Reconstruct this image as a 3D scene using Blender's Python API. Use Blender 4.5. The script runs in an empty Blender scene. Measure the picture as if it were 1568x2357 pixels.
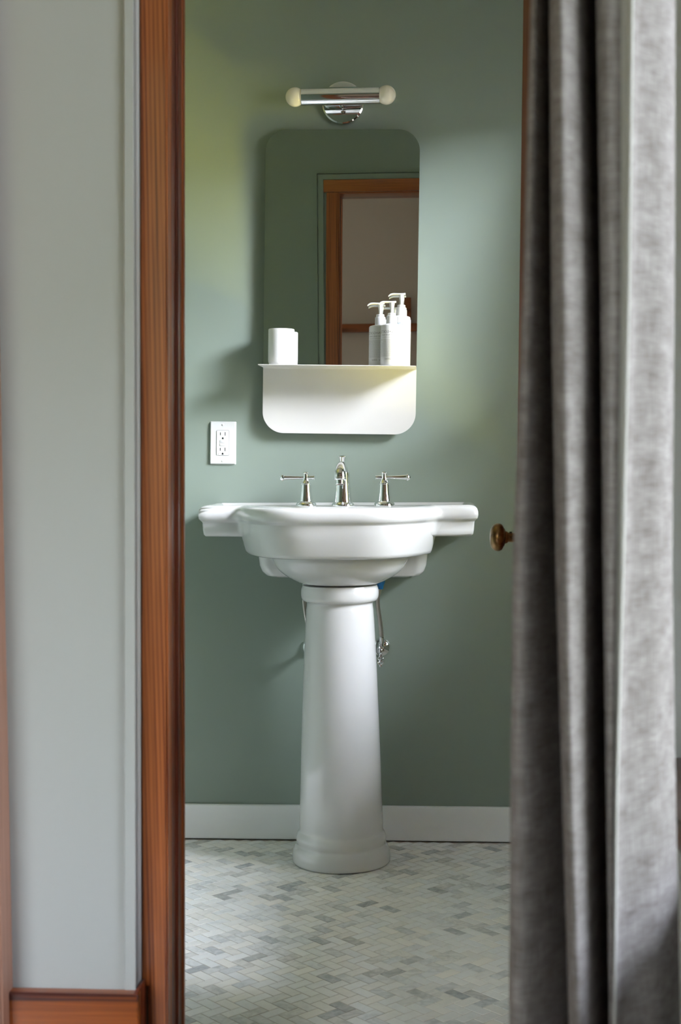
import bpy, bmesh, math, random
from mathutils import Vector, Matrix
random.seed(7)
PI = math.pi
sc = bpy.context.scene
COL = sc.collection

# ------------------------------------------------------------------ camera
CAM = Vector((.238, -3.76, 1.034)); FPX = 3273.6
YAW, PIT, ROL = math.radians(3.79), math.radians(2.36), .006
Fw = Vector((-math.sin(YAW)*math.cos(PIT), math.cos(YAW)*math.cos(PIT), -math.sin(PIT)))
R0 = Vector((math.cos(YAW), math.sin(YAW), 0)); U0 = R0.cross(Fw)
Rt = R0*math.cos(ROL) - U0*math.sin(ROL); Up = U0*math.cos(ROL) + R0*math.sin(ROL)
cd = bpy.data.cameras.new('camera'); cam = bpy.data.objects.new('camera', cd); COL.objects.link(cam)
cam.matrix_world = Matrix(((Rt.x, Up.x, -Fw.x, CAM.x), (Rt.y, Up.y, -Fw.y, CAM.y), (Rt.z, Up.z, -Fw.z, CAM.z), (0, 0, 0, 1)))
cd.sensor_fit = 'VERTICAL'; cd.sensor_height = 36; cd.sensor_width = 24; cd.lens = 50
cd.clip_start = .05
cd.dof.use_dof = True; cd.dof.focus_distance = 3.62; cd.dof.aperture_fstop = 8.0
sc.camera = cam

def at(px, py, Y):
    """measure the photograph: the point of the plane y = Y seen at px, py"""
    d = Fw*FPX + Rt*(px-784) + Up*(1178.5-py)
    t = (Y-CAM.y)/d.y
    return CAM + d*t

# ------------------------------------------------------------------ materials
def mat(name, col, rough=.5, metal=0., spec=.5, coat=0., ior=None, trans=0.):
    m = bpy.data.materials.new(name); m.use_nodes = True
    b = m.node_tree.nodes['Principled BSDF']
    b.inputs['Base Color'].default_value = (*col, 1); b.inputs['Roughness'].default_value = rough
    b.inputs['Metallic'].default_value = metal; b.inputs['Specular IOR Level'].default_value = spec
    b.inputs['Coat Weight'].default_value = coat; b.inputs['Coat Roughness'].default_value = .12
    return m
def nd(m, t, **kw):
    n = m.node_tree.nodes.new(t)
    for k, v in kw.items(): setattr(n, k, v)
    return n
def ln(m, a, b): m.node_tree.links.new(a, b)
def ramp(m, stops, fac):
    r = nd(m, 'ShaderNodeValToRGB'); e = r.color_ramp.elements
    while len(e) < len(stops): e.new(.5)
    for i, (p, c) in enumerate(stops): e[i].position = p; e[i].color = (*c, 1)
    ln(m, fac, r.inputs[0]); return r
def add_noise_bump(m, scale, strength, dist=.001, detail=3, vary=0.0):
    b = m.node_tree.nodes['Principled BSDF']
    tc = nd(m, 'ShaderNodeTexCoord'); n = nd(m, 'ShaderNodeTexNoise')
    n.inputs['Scale'].default_value = scale; n.inputs['Detail'].default_value = detail
    ln(m, tc.outputs['Object'], n.inputs['Vector'])
    bp = nd(m, 'ShaderNodeBump'); bp.inputs['Strength'].default_value = strength; bp.inputs['Distance'].default_value = dist
    ln(m, n.outputs[0], bp.inputs['Height']); ln(m, bp.outputs[0], b.inputs['Normal'])
    return m
def wood(name, dark, light, axis='Z', scale=1., rough=.3, coat=.35, rings=15., lin=0.):
    m = mat(name, light, rough, coat=coat)
    b = m.node_tree.nodes['Principled BSDF']
    tc = nd(m, 'ShaderNodeTexCoord'); mp = nd(m, 'ShaderNodeMapping')
    st = {'X': (.45, 9, 9), 'Y': (9, .45, 9), 'Z': (9, 9, .28)}[axis]
    mp.inputs['Scale'].default_value = [s*scale for s in st]
    ln(m, tc.outputs['Object'], mp.inputs['Vector'])
    n = nd(m, 'ShaderNodeTexNoise'); n.inputs['Scale'].default_value = 1.6; n.inputs['Detail'].default_value = 1.; n.inputs['Distortion'].default_value = .2
    ln(m, mp.outputs[0], n.inputs['Vector'])
    mu = nd(m, 'ShaderNodeMath', operation='MULTIPLY'); mu.inputs[1].default_value = rings
    ln(m, n.outputs[0], mu.inputs[0])
    dp = nd(m, 'ShaderNodeVectorMath', operation='DOT_PRODUCT'); ln(m, tc.outputs['Object'], dp.inputs[0])
    dp.inputs[1].default_value = [lin*q for q in {'X': (.01, .7, 1), 'Y': (1, .01, .7), 'Z': (1, .7, .01)}[axis]]
    sm = nd(m, 'ShaderNodeMath', operation='ADD'); ln(m, mu.outputs[0], sm.inputs[0]); ln(m, dp.outputs['Value'], sm.inputs[1])
    si = nd(m, 'ShaderNodeMath', operation='SINE'); ln(m, sm.outputs[0], si.inputs[0])
    ma = nd(m, 'ShaderNodeMapRange'); ma.inputs[1].default_value = -1; ma.inputs[2].default_value = 1
    if lin:
        m2 = nd(m, 'ShaderNodeMapping'); m2.inputs['Scale'].default_value = {'X': (2, 110, 110), 'Y': (110, 2, 110), 'Z': (110, 110, 2)}[axis]
        n2 = nd(m, 'ShaderNodeTexNoise'); n2.inputs['Scale'].default_value = 1; n2.inputs['Detail'].default_value = 2
        ln(m, tc.outputs['Object'], m2.inputs['Vector']); ln(m, m2.outputs[0], n2.inputs['Vector'])
        r2 = nd(m, 'ShaderNodeMapRange'); r2.inputs[1].default_value = .3; r2.inputs[2].default_value = .7; r2.inputs[3].default_value = -.75; r2.inputs[4].default_value = .95
        ln(m, n2.outputs[0], r2.inputs[0])
        m3 = nd(m, 'ShaderNodeMath', operation='MULTIPLY_ADD'); m3.inputs[1].default_value = .72; ln(m, si.outputs[0], m3.inputs[0]); ln(m, r2.outputs[0], m3.inputs[2])
        ln(m, m3.outputs[0], ma.inputs[0])
    else: ln(m, si.outputs[0], ma.inputs[0])
    mid = tuple(a*.35+c*.65 for a, c in zip(dark, light))
    r = ramp(m, [(0, dark), (.28, mid), (.7, light), (1, tuple(min(1, c*1.12) for c in light))], ma.outputs[0])
    fm = nd(m, 'ShaderNodeMapping'); fs = {'X': (6, 260, 260), 'Y': (260, 6, 260), 'Z': (260, 260, 6)}[axis]
    fm.inputs['Scale'].default_value = fs; ln(m, tc.outputs['Object'], fm.inputs['Vector'])
    f = nd(m, 'ShaderNodeTexNoise'); f.inputs['Scale'].default_value = 1.; f.inputs['Detail'].default_value = 3
    ln(m, fm.outputs[0], f.inputs['Vector'])
    fr = ramp(m, [(.3, (.62, .58, .55)), (.62, (1, 1, 1))], f.outputs[0])
    mx = nd(m, 'ShaderNodeMix', data_type='RGBA', blend_type='MULTIPLY'); mx.inputs[0].default_value = .75
    ln(m, r.outputs[0], mx.inputs[6]); ln(m, fr.outputs[0], mx.inputs[7]); ln(m, mx.outputs[2], b.inputs['Base Color'])
    return m

M = {}
M['green'] = add_noise_bump(mat('sage_green_paint', (.247, .297, .254), .42, spec=.42), 420, .12, .0006)
M['grey'] = add_noise_bump(mat('pale_grey_paint', (.475, .495, .50), .6), 380, .12, .0006)
M['beige'] = mat('warm_beige_paint', (.66, .58, .49), .6)
M['white_paint'] = add_noise_bump(mat('white_trim_paint', (.84, .84, .845), .4), 300, .08, .0005)
M['ceil'] = mat('ceiling_paint', (.84, .81, .72), .8)
M['porc'] = mat('white_porcelain', (.64, .635, .625), .10, coat=.6)
M['porc'].node_tree.nodes['Principled BSDF'].inputs['Coat Roughness'].default_value = .03
M['chrome'] = mat('polished_chrome', (.86, .87, .88), .04, metal=1)
M['steel'] = mat('brushed_steel', (.60, .55, .50), .28, metal=1)
M['mirror'] = mat('mirror_silvering', (.80, .82, .79), .0, metal=1)
M['mirror_edge'] = mat('mirror_glass_edge', (.50, .54, .48), .2)
M['powder'] = mat('white_powder_coat', (.66, .645, .615), .35)
M['bulb'] = mat('frosted_white_glass', (.80, .75, .65), .25, coat=.5)
M['plastic'] = mat('white_plastic', (.63, .63, .635), .38)
M['ceramic'] = mat('matte_white_ceramic', (.76, .76, .76), .45)
M['outlet'] = mat('white_outlet_plastic', (.70, .70, .69), .35)
M['dark'] = mat('dark_slot', (.01, .014, .012), .8)
M['ink'] = mat('grey_label_ink', (.17, .17, .155), .6)
M['ink_soft'] = mat('pale_grey_label_ink', (.30, .30, .28), .6)
M['ink_blue'] = mat('blue_label_ink', (.05, .22, .38), .6)
M['ink_blue_soft'] = mat('pale_blue_label_ink', (.22, .40, .55), .6)
M['screen'] = mat('bronze_mesh', (.10, .045, .03), .5, metal=.3)
M['blue'] = mat('blue_plastic', (.0, .17, .48), .4)
M['grout'] = mat('warm_grey_grout', (.47, .415, .36), .9)
M['wood_casing'] = wood('orange_varnished_fir', (.17, .032, .008), (.40, .115, .03), 'Z', .8, .38, .12, 46., 1000.)
M['wood_reveal'] = wood('orange_fir_reveal', (.15, .03, .008), (.45, .15, .045), 'Z', 1.1, .6, 0., 20., 700.)
M['wood_reveal'].node_tree.nodes['Principled BSDF'].inputs['Specular IOR Level'].default_value = .15
M['wood_jamb'] = wood('red_varnished_fir', (.05, .008, .004), (.19, .036, .013), 'Z', 1., .4, .12, 8., 1300.)
M['wood_door'] = wood('brown_varnished_door', (.07, .016, .008), (.20, .055, .022), 'Z', 1., .6, 0.)
M['wood_door'].node_tree.nodes['Principled BSDF'].inputs['Specular IOR Level'].default_value = .15
M['wood_base'] = wood('amber_varnished_fir', (.07, .012, .008), (.32, .08, .013), 'X', .9, .3, .3, 40., 160.)
M['wood_dark'] = wood('dark_varnished_wood', (.02, .006, .005), (.09, .025, .018), 'Y', 1.)
M['wood_old'] = wood('worn_brown_wood', (.16, .07, .045), (.33, .17, .12), 'Z', .8, .5, .1)
M['wood_floor'] = wood('bedroom_floorboards', (.08, .03, .012), (.26, .12, .05), 'Y', 1., .35)
# aged brass
M['brass'] = mat('aged_brass', (.30, .17, .07), .32, metal=.9)
_m = M['brass']; _tc = nd(_m, 'ShaderNodeTexCoord'); _n = nd(_m, 'ShaderNodeTexNoise'); _n.inputs['Scale'].default_value = 70; _n.inputs['Detail'].default_value = 4
ln(_m, _tc.outputs['Object'], _n.inputs['Vector'])
_r = ramp(_m, [(.3, (.07, .035, .02)), (.5, (.26, .14, .06)), (.72, (.42, .27, .12))], _n.outputs[0])
ln(_m, _r.outputs[0], _m.node_tree.nodes['Principled BSDF'].inputs['Base Color'])
# marble tiles: a tone and a seed per tile, veins on top
m = M['tile'] = mat('marble_mosaic', (.7, .7, .68), .22)
b = m.node_tree.nodes['Principled BSDF']
at1 = nd(m, 'ShaderNodeAttribute', attribute_name='tone'); at2 = nd(m, 'ShaderNodeAttribute', attribute_name='seed')
tc = nd(m, 'ShaderNodeTexCoord'); cx = nd(m, 'ShaderNodeCombineXYZ'); ln(m, at2.outputs['Fac'], cx.inputs[2])
va = nd(m, 'ShaderNodeVectorMath', operation='ADD'); ln(m, tc.outputs['Object'], va.inputs[0]); ln(m, cx.outputs[0], va.inputs[1])
n = nd(m, 'ShaderNodeTexNoise'); n.inputs['Scale'].default_value = 34; n.inputs['Detail'].default_value = 5; n.inputs['Distortion'].default_value = 1.6
ln(m, va.outputs[0], n.inputs['Vector'])
vr = nd(m, 'ShaderNodeMapRange'); vr.inputs[1].default_value = .3; vr.inputs[2].default_value = .62; vr.inputs[3].default_value = -.26; vr.inputs[4].default_value = .05
ln(m, n.outputs[0], vr.inputs[0])
sb = nd(m, 'ShaderNodeMath', operation='SUBTRACT'); sb.inputs[0].default_value = 1.25; ln(m, at1.outputs['Fac'], sb.inputs[1])
ml = nd(m, 'ShaderNodeMath', operation='MULTIPLY'); ln(m, vr.outputs[0], ml.inputs[0]); ln(m, sb.outputs[0], ml.inputs[1])
ad = nd(m, 'ShaderNodeMath', operation='ADD'); ln(m, at1.outputs['Fac'], ad.inputs[0]); ln(m, ml.outputs[0], ad.inputs[1])
rr = ramp(m, [(0, (.10, .105, .11)), (.3, (.26, .27, .28)), (.6, (.54, .55, .55)), (.8, (.80, .80, .785)), (1, (.90, .89, .86))], ad.outputs[0])
sn = nd(m, 'ShaderNodeMath', operation='SINE'); ln(m, at2.outputs['Fac'], sn.inputs[0])
wr_ = ramp(m, [(0, (.975, .985, 1.0)), (.5, (1, 1, 1)), (1, (1.0, .975, .94))], sn.outputs[0])
mq = nd(m, 'ShaderNodeMix', data_type='RGBA', blend_type='MULTIPLY'); mq.inputs[0].default_value = 1
mp_ = nd(m, 'ShaderNodeMapRange'); mp_.inputs[1].default_value = -1; ln(m, sn.outputs[0], mp_.inputs[0]); ln(m, mp_.outputs[0], wr_.inputs[0])
ln(m, rr.outputs[0], mq.inputs[6]); ln(m, wr_.outputs[0], mq.inputs[7]); ln(m, mq.outputs[2], b.inputs['Base Color'])
# linen curtain
m = M['linen'] = mat('grey_linen', (.33, .30, .29), .95, spec=.1)
b = m.node_tree.nodes['Principled BSDF']; out = m.node_tree.nodes['Material Output']
uv = nd(m, 'ShaderNodeUVMap')
def weave(sx, sy):
    mp = nd(m, 'ShaderNodeMapping'); mp.inputs['Scale'].default_value = (sx, sy, 1); ln(m, uv.outputs[0], mp.inputs['Vector'])
    q = nd(m, 'ShaderNodeTexNoise'); q.inputs['Scale'].default_value = 1; q.inputs['Detail'].default_value = 2; ln(m, mp.outputs[0], q.inputs['Vector']); return q
w1 = weave(700, 40); w2 = weave(70, 520); w3 = weave(30, 70)
s1 = nd(m, 'ShaderNodeMath', operation='ADD'); ln(m, w1.outputs[0], s1.inputs[0]); ln(m, w2.outputs[0], s1.inputs[1])
s2 = nd(m, 'ShaderNodeMath', operation='MULTIPLY_ADD'); ln(m, w3.outputs[0], s2.inputs[0]); s2.inputs[1].default_value = 1.0; ln(m, s1.outputs[0], s2.inputs[2])
cr = ramp(m, [(.36, (.20, .175, .17)), (.50, (.31, .285, .28)), (.64, (.44, .415, .41))], s2.outputs[0]); 
hm = nd(m, 'ShaderNodeMath', operation='MULTIPLY'); hm.inputs[1].default_value = .3333; ln(m, s2.outputs[0], hm.inputs[0]); ln(m, hm.outputs[0], cr.inputs[0])
ln(m, cr.outputs[0], b.inputs['Base Color'])
bp = nd(m, 'ShaderNodeBump'); bp.inputs['Strength'].default_value = .5; bp.inputs['Distance'].default_value = .0006
ln(m, s1.outputs[0], bp.inputs['Height']); ln(m, bp.outputs[0], b.inputs['Normal'])
tr = nd(m, 'ShaderNodeBsdfTranslucent'); ln(m, cr.outputs[0], tr.inputs[0])
mx = nd(m, 'ShaderNodeMixShader'); mx.inputs[0].default_value = .2
ln(m, b.outputs[0], mx.inputs[1]); ln(m, tr.outputs[0], mx.inputs[2]); ln(m, mx.outputs[0], out.inputs['Surface'])
M['hem'] = mat('painted_hem_highlight', (.55, .55, .53), .9, spec=.1)  # paler than the linen: light on the hem edge put into the colour
# window glass
m = M['glass'] = bpy.data.materials.new('window_glass'); m.use_nodes = True
m.node_tree.nodes.remove(m.node_tree.nodes['Principled BSDF'])
g1 = nd(m, 'ShaderNodeBsdfTransparent'); g2 = nd(m, 'ShaderNodeBsdfGlossy'); g2.inputs['Roughness'].default_value = .02
fr = nd(m, 'ShaderNodeFresnel'); fr.inputs[0].default_value = 1.45; g3 = nd(m, 'ShaderNodeMixShader')
ln(m, fr.outputs[0], g3.inputs[0]); ln(m, g1.outputs[0], g3.inputs[1]); ln(m, g2.outputs[0], g3.inputs[2]); ln(m, g3.outputs[0], m.node_tree.nodes['Material Output'].inputs['Surface'])

# ------------------------------------------------------------------ mesh helpers
def obj(name, bm, material, parent=None, ang=32, smooth=True, label=None):
    bmesh.ops.recalc_face_normals(bm, faces=bm.faces)
    for f in bm.faces: f.smooth = smooth
    if smooth:
        for e in bm.edges:
            if len(e.link_faces) == 2 and e.calc_face_angle(0) > math.radians(ang): e.smooth = False
    me = bpy.data.meshes.new(name); bm.to_mesh(me); bm.free()
    me.materials.append(material)
    o = bpy.data.objects.new(name, me); COL.objects.link(o)
    if parent: o.parent = parent
    if label: o['label'] = label
    return o
def thing(name, label, cat, mtx=None, group=None):
    o = bpy.data.objects.new(name, None); COL.objects.link(o); o.empty_display_size = .05
    if mtx is not None: o.matrix_world = mtx
    o['label'] = label; o['category'] = cat
    if group: o['group'] = group
    return o
def struct(name, bm, material, parent=None, **kw):
    o = obj(name, bm, material, parent, **kw)
    if parent is None: o['kind'] = 'structure'
    return o
def box(bm, x0, x1, y0, y1, z0, z1, bev=0., seg=2, mtx=None):
    b2 = bmesh.new(); bmesh.ops.create_cube(b2, size=1)
    for v in b2.verts: v.co = Vector((x0+(x1-x0)*(v.co.x+.5), y0+(y1-y0)*(v.co.y+.5), z0+(z1-z0)*(v.co.z+.5)))
    if bev: bmesh.ops.bevel(b2, geom=b2.edges[:], offset=bev, segments=seg, affect='EDGES', profile=.6)
    merge(bm, b2, mtx); return bm
def merge(bm, b2, mtx=None):
    if mtx is not None: bmesh.ops.transform(b2, matrix=mtx, verts=b2.verts)
    me = bpy.data.meshes.new('tmp'); b2.to_mesh(me); b2.free(); bm.from_mesh(me); bpy.data.meshes.remove(me)
def loft(bm, rings, cap0=True, cap1=True, closed=True):
    vr = [[bm.verts.new(p) for p in r] for r in rings]; n = len(vr[0])
    for a, b in zip(vr, vr[1:]):
        for i in range(n if closed else n-1):
            j = (i+1) % n
            bm.faces.new((a[i], a[j], b[j], b[i]))
    if cap0: bm.faces.new(list(reversed(vr[0])))
    if cap1: bm.faces.new(vr[-1])
    return vr
def lathe(bm, prof, mtx=None, n=48, cap0=True, cap1=True):
    """prof: (r, z) pairs turned about z"""
    b2 = bmesh.new()
    loft(b2, [[Vector((max(r, 1e-5)*math.cos(2*PI*i/n), max(r, 1e-5)*math.sin(2*PI*i/n), z)) for i in range(n)] for r, z in prof], cap0, cap1)
    merge(bm, b2, mtx); return bm
def spline(pts, k=8):
    P = [Vector(p) for p in pts]; P = [P[0]*2-P[1]] + P + [P[-1]*2-P[-2]]; out = []
    for i in range(1, len(P)-2):
        for s in range(k):
            t = s/k
            out.append(.5*((2*P[i]) + (P[i+1]-P[i-1])*t + (2*P[i-1]-5*P[i]+4*P[i+1]-P[i+2])*t*t + (-P[i-1]+3*P[i]-3*P[i+1]+P[i+2])*t**3))
    out.append(P[-2].copy()); return out
def tube(bm, pts, rads, n=20, side=Vector((1, 0, 0)), sq=1.):
    rings = []; N = len(pts)
    for i, p in enumerate(pts):
        t = (pts[min(i+1, N-1)] - pts[max(i-1, 0)]).normalized()
        u = (side - t*side.dot(t)).normalized(); w = t.cross(u)
        r = rads[i] if isinstance(rads, (list, tuple)) else rads
        rings.append([p + u*r*math.cos(2*PI*k/n) + w*r*sq*math.sin(2*PI*k/n) for k in range(n)])
    loft(bm, rings); return bm
def rrect(w0, w1, h0, h1, rads, n=10):
    """rounded rectangle outline in (x, z); rads = r at (x0,z0),(x1,z0),(x1,z1),(x0,z1)"""
    c = [(w0, h0, PI, 1, 1), (w1, h0, 1.5*PI, -1, 1), (w1, h1, 0, -1, -1), (w0, h1, .5*PI, 1, -1)]; out = []
    for (x, z, a0, sx, sz), r in zip(c, rads):
        if r <= 0: out.append((x, z)); continue
        for k in range(n+1):
            a = a0 + .5*PI*k/n; out.append((x+sx*r+r*math.cos(a), z+sz*r+r*math.sin(a)))
    return out
def plate(bm, outline, y0, y1, bev=0., mtx=None):
    """outline in (x,z) extruded from y0 (front) to y1 (back)"""
    b2 = bmesh.new(); v = [b2.verts.new((x, y0, z)) for x, z in outline]; f = b2.faces.new(v)
    g = bmesh.ops.extrude_face_region(b2, geom=[f]); 
    for e in g['geom']:
        if isinstance(e, bmesh.types.BMVert): e.co.y = y1
    if bev:
        fe = [e for e in b2.edges if abs(e.verts[0].co.y-y0) < 1e-7 and abs(e.verts[1].co.y-y0) < 1e-7]
        bmesh.ops.bevel(b2, geom=fe, offset=bev, segments=2, affect='EDGES')
    merge(bm, b2, mtx); return bm
def vmember(bm, xl, xr, y0, y1, z0, z1, bev=0.):
    """upright board: xl, xr are functions of z (boards lean a little)"""
    b2 = bmesh.new(); bmesh.ops.create_cube(b2, size=1)
    for v in b2.verts:
        z = z0 if v.co.z < 0 else z1
        x = (xl if v.co.x < 0 else xr)(z)
        v.co = Vector((x, y0 if v.co.y < 0 else y1, z))
    if bev: bmesh.ops.bevel(b2, geom=b2.edges[:], offset=bev, segments=3, affect='EDGES')
    merge(bm, b2)
def line(pa, ya, pb, yb, Y):
    """x as a function of z for an edge seen from (pa,ya) to (pb,yb)"""
    A, B = at(pa, ya, Y), at(pb, yb, Y)
    return lambda z: A.x + (B.x-A.x)*(z-A.z)/(B.z-A.z)

# ------------------------------------------------------------------ room shell
YD0, YD1 = -1.84, -1.71       # door wall: casing face, bathroom face
H = 2.45; HB = 2.75
XL, XR = -.90, .80            # bathroom
BX0, BX1, BY0 = -2.6, .50, -4.95
jl = line(424, 0, 424, 2357, YD1)            # left jamb edge
jr = lambda z: .46
b = bmesh.new(); box(b, XL-.1, XR+.1, 0, .1, -.05, H); struct('wall_back', b, M['green'])
b = bmesh.new(); box(b, XL-.1, XL, YD1, 0, -.05, H); struct('wall_left', b, M['green'])
# right wall with its window opening
WY0, WY1, WZ0, WZ1 = -1.50, -.28, .74, 1.99
def wall_with_hole(x0, x1, y0, y1, z1, wy0, wy1, wz0, wz1):
    b = bmesh.new()
    box(b, x0, x1, y0, wy0, -.05, z1); box(b, x0, x1, wy1, y1, -.05, z1)
    box(b, x0, x1, wy0, wy1, -.05, wz0); box(b, x0, x1, wy0, wy1, wz1, z1); return b
struct('wall_right', wall_with_hole(XR, XR+.14, YD1, 0, H, WY0, WY1, WZ0, WZ1), M['green'])
b = bmesh.new(); box(b, XL-.1, XR+.14, YD1, .1, H, H+.06); struct('ceiling', b, M['ceil'])
# door wall, bathroom side (green) and bedroom side (grey)
b = bmesh.new(); ZT = 2.017
box(b, XL-.1, jl(1)-.03, YD1-.05, YD1, -.05, H); box(b, .49, XR+.14, YD1-.05, YD1, -.05, H); box(b, jl(1)-.03, .49, YD1-.05, YD1, ZT+.02, H)
struct('wall_front', b, M['green'])
wl = line(308, 0, 313.5, 2200, -1.873)       # corner of the grey wall by the casing
b = bmesh.new()
vmember(b, lambda z: BX0, wl, -1.873, -1.80, -.05, HB)
box(b, wl(2.2)-.02, BX1+.02, -1.873, -1.80, ZT+.07, HB)
struct('wall_near', b, M['grey'], ang=20)
b = bmesh.new(); box(b, BX0-.1, BX0, BY0, YD0, -.05, HB); struct('wall_bedroom_left', b, M['grey'])
SX0, SX1, SZ0, SZ1 = -2.45, -.6, .6, 2.45
b = bmesh.new(); box(b, BX0-.1, SX0, BY0-.1, BY0, -.05, HB); box(b, SX1, BX1+.1, BY0-.1, BY0, -.05, HB)
box(b, SX0, SX1, BY0-.1, BY0, -.05, SZ0); box(b, SX0, SX1, BY0-.1, BY0, SZ1, HB); struct('wall_bedroom_rear', b, M['beige'])
QY0, QY1, QZ0, QZ1 = -3.72, -2.03, .66, 2.6
struct('wall_bedroom_right', wall_with_hole(BX1, BX1+.12, BY0, YD0+.04, HB, QY0, QY1, QZ0, QZ1), M['grey'])
b = bmesh.new(); box(b, BX0-.1, BX1+.12, BY0-.1, YD0+.06, HB, HB+.06); struct('ceiling', b, M['ceil'])
b = bmesh.new(); box(b, BX0-.1, BX1+.12, BY0-.1, -1.775, -.06, 0); struct('floor', b, M['wood_floor'])

# painted moulding on the grey wall
ml0, ml1 = line(275, 0, 284, 2250, -1.873), line(287, 0, 288, 2250, -1.877)
b = bmesh.new(); A = [(ml0, -1.873), (line(279, 0, 285, 2250, -1.873), -1.871), (ml1, -1.878), (wl, -1.878), (wl, -1.86)]
zb = at(60, 2288, -1.89).z
rings = []
for z in (zb-.01, 2.6): rings.append([Vector((f(z), y, z)) for f, y in A])
loft(b, rings); struct('trim_1', b, M['grey'], ang=10)
# return of the wall to the casing
# herringbone marble floor
W = .0254; T = .0012
bm = bmesh.new(); box(bm, XL-.05, XR+.1, YD1-.07, .0, -.06, -T*.6)
lt = bm.faces.layers.float.new('tone'); ls = bm.faces.layers.float.new('seed')
c45 = math.sqrt(.5)
def rot(x, y): return ((x+y)*c45, (y-x)*c45)
g = .00075
for i in range(-90, 90):
    for j in range(-30, 31):
        for kind in (0, 1):
            if kind == 0: x0, y0, x1, y1 = i+4*j, i, i+4*j+2, i+1
            else: x0, y0, x1, y1 = i+4*j+2, i-1, i+4*j+3, i+1
            cx_, cy_ = rot((x0+x1)/2*W, (y0+y1)/2*W); cy_ -= .85
            if not (XL-.02 < cx_ < XR+.02 and YD1-.06 < cy_ < -.004): continue
            r = random.random()
            tone = random.gauss(.91, .06) if r < .66 else random.gauss(.78, .05) if r < .94 else random.uniform(.55, .68)
            tone = max(.3, min(1, tone)); seed = random.uniform(0, 90)
            tz = [random.uniform(-.00012, .00012) for _ in range(4)]
            P = [(x0*W+g, y0*W+g), (x1*W-g, y0*W+g), (x1*W-g, y1*W-g), (x0*W+g, y1*W-g)]
            Q = [rot(*p) for p in P]; cen = rot((x0+x1)/2*W, (y0+y1)/2*W)
            top = []; bot = []
            for (qx, qy), dz in zip(Q, tz):
                dx, dy = cen[0]-qx, cen[1]-qy; l = math.hypot(dx, dy)
                top.append(bm.verts.new((qx+dx/l*.0007, qy+dy/l*.0007-.85, dz))); bot.append(bm.verts.new((qx, qy-.85, -T)))
            for f in [bm.faces.new(top)] + [bm.faces.new((bot[k], bot[(k+1) % 4], top[(k+1) % 4], top[k])) for k in range(4)]:
                f[lt] = tone; f[ls] = seed; f.material_index = 1
me = bpy.data.meshes.new('floor'); bm.to_mesh(me); bm.free(); me.materials.append(M['grout']); me.materials.append(M['tile'])
fl = bpy.data.objects.new('floor', me); COL.objects.link(fl); fl['kind'] = 'structure'

# baseboards
b = bmesh.new(); hb = at(800, 1855.5, -.015).z
box(b, XL, XR, -.015, 0, .003, hb, .005, 4); struct('baseboard_back', b, M['white_paint'])
b = bmesh.new(); box(b, XR-.015, XR, YD1, -.015, .003, hb, .003, 3); struct('baseboard_right', b, M['white_paint'])
b = bmesh.new(); box(b, XL, XL+.015, YD1, -.015, .003, hb, .003, 3); struct('baseboard_left', b, M['white_paint'])
# varnished baseboard under the grey wall, with its return
zb = at(160, 2287, -1.895).z
b = bmesh.new(); xe = at(318, 2330, -1.895).x
b2 = bmesh.new(); box(b2, BX0, xe, -1.895, -1.874, 0, zb, .004, 3)
for v in b2.verts: v.co.z -= (v.co.x-xe)*-.022*(1 if v.co.z > .1 else 0) if v.co.x > -1.2 else 0
merge(b, b2)
struct('baseboard_near', b, M['wood_base'])
b = bmesh.new(); x2 = at(332, 2330, -1.86).x
box(b, xe-.003, x2, -1.872, -1.846, 0, zb+.004, .002); box(b, xe-.006, xe-.001, -1.893, -1.846, zb-.008, zb+.002, .001); struct('trim_2', b, M['wood_jamb'])

# ------------------------------------------------------------------ doorway: casing, jambs, door
cl, cr_ = line(320, 0, 326, 2357, YD0), line(386, 0, 387, 2357, YD0)
d1 = thing('door_1', 'reddish varnished wooden door frame around the bathroom opening', 'door frame'); del d1['category']; del d1['label']; d1['kind'] = 'structure'
zn = at(330, 2272, YD0).z; xn = at(340.5, 2320, YD0).x
b = bmesh.new()
# casing face with a notch at the foot where the baseboard return stops
ztop = ZT+.045
plate(b, [(xn, 0), (cr_(0), 0), (cr_(ztop), ztop), (cl(ztop), ztop), (cl(zn), zn), (xn, zn)], YD0, YD0+.018, .003)
obj('casing', b, M['wood_casing'], d1, label='orange upright casing')
j0 = lambda z: cr_(z)-.0035
b = bmesh.new(); vmember(b, lambda z: j0(z)-.02, j0, YD0+.012, -1.793, 0, ZT, .0015)
obj('jamb', b, M['wood_reveal'], d1)
b = bmesh.new(); vmember(b, lambda z: j0(z)-.02, lambda z: j0(z)-.001, -1.791, YD1, 0, ZT, .001)
obj('jamb', b, M['wood_jamb'], d1, label='dark red inner jamb')
b = bmesh.new(); vmember(b, lambda z: j0(z)-.005, lambda z: j0(z)+.0025, -1.757, -1.749, 0, ZT, .0025)
obj('bead', b, M['wood_jamb'], d1)
# bathroom-side casing left, header, right and the green painted band around
b = bmesh.new(); vmember(b, lambda z: jl(z)-.052, lambda z: jl(z)-.001, YD1, YD1+.016, 0, ZT+.0035, .003)
obj('casing', b, M['wood_casing'], d1)
hw = wood('amber_header_wood', (.10, .02, .007), (.36, .10, .025), 'X', 1.1)
b = bmesh.new(); box(b, jl(1)-.052, .53, YD1+.0005, YD1+.018, ZT+.004, ZT+.050, .003); obj('header_casing', b, hw, d1)
b = bmesh.new(); box(b, jl(1)-.02, .49, YD0+.012, YD1, ZT, ZT+.02, .002); obj('head_jamb', b, hw, d1)
b = bmesh.new(); box(b, cl(2)+.002, .499, YD0-.001, YD0+.018, ZT+.004, ZT+.068, .003); obj('header_casing', b, hw, d1)
b = bmesh.new(); box(b, .46, .48, YD0+.012, YD1, 0, ZT, .002); obj('jamb', b, M['wood_casing'], d1)
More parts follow.
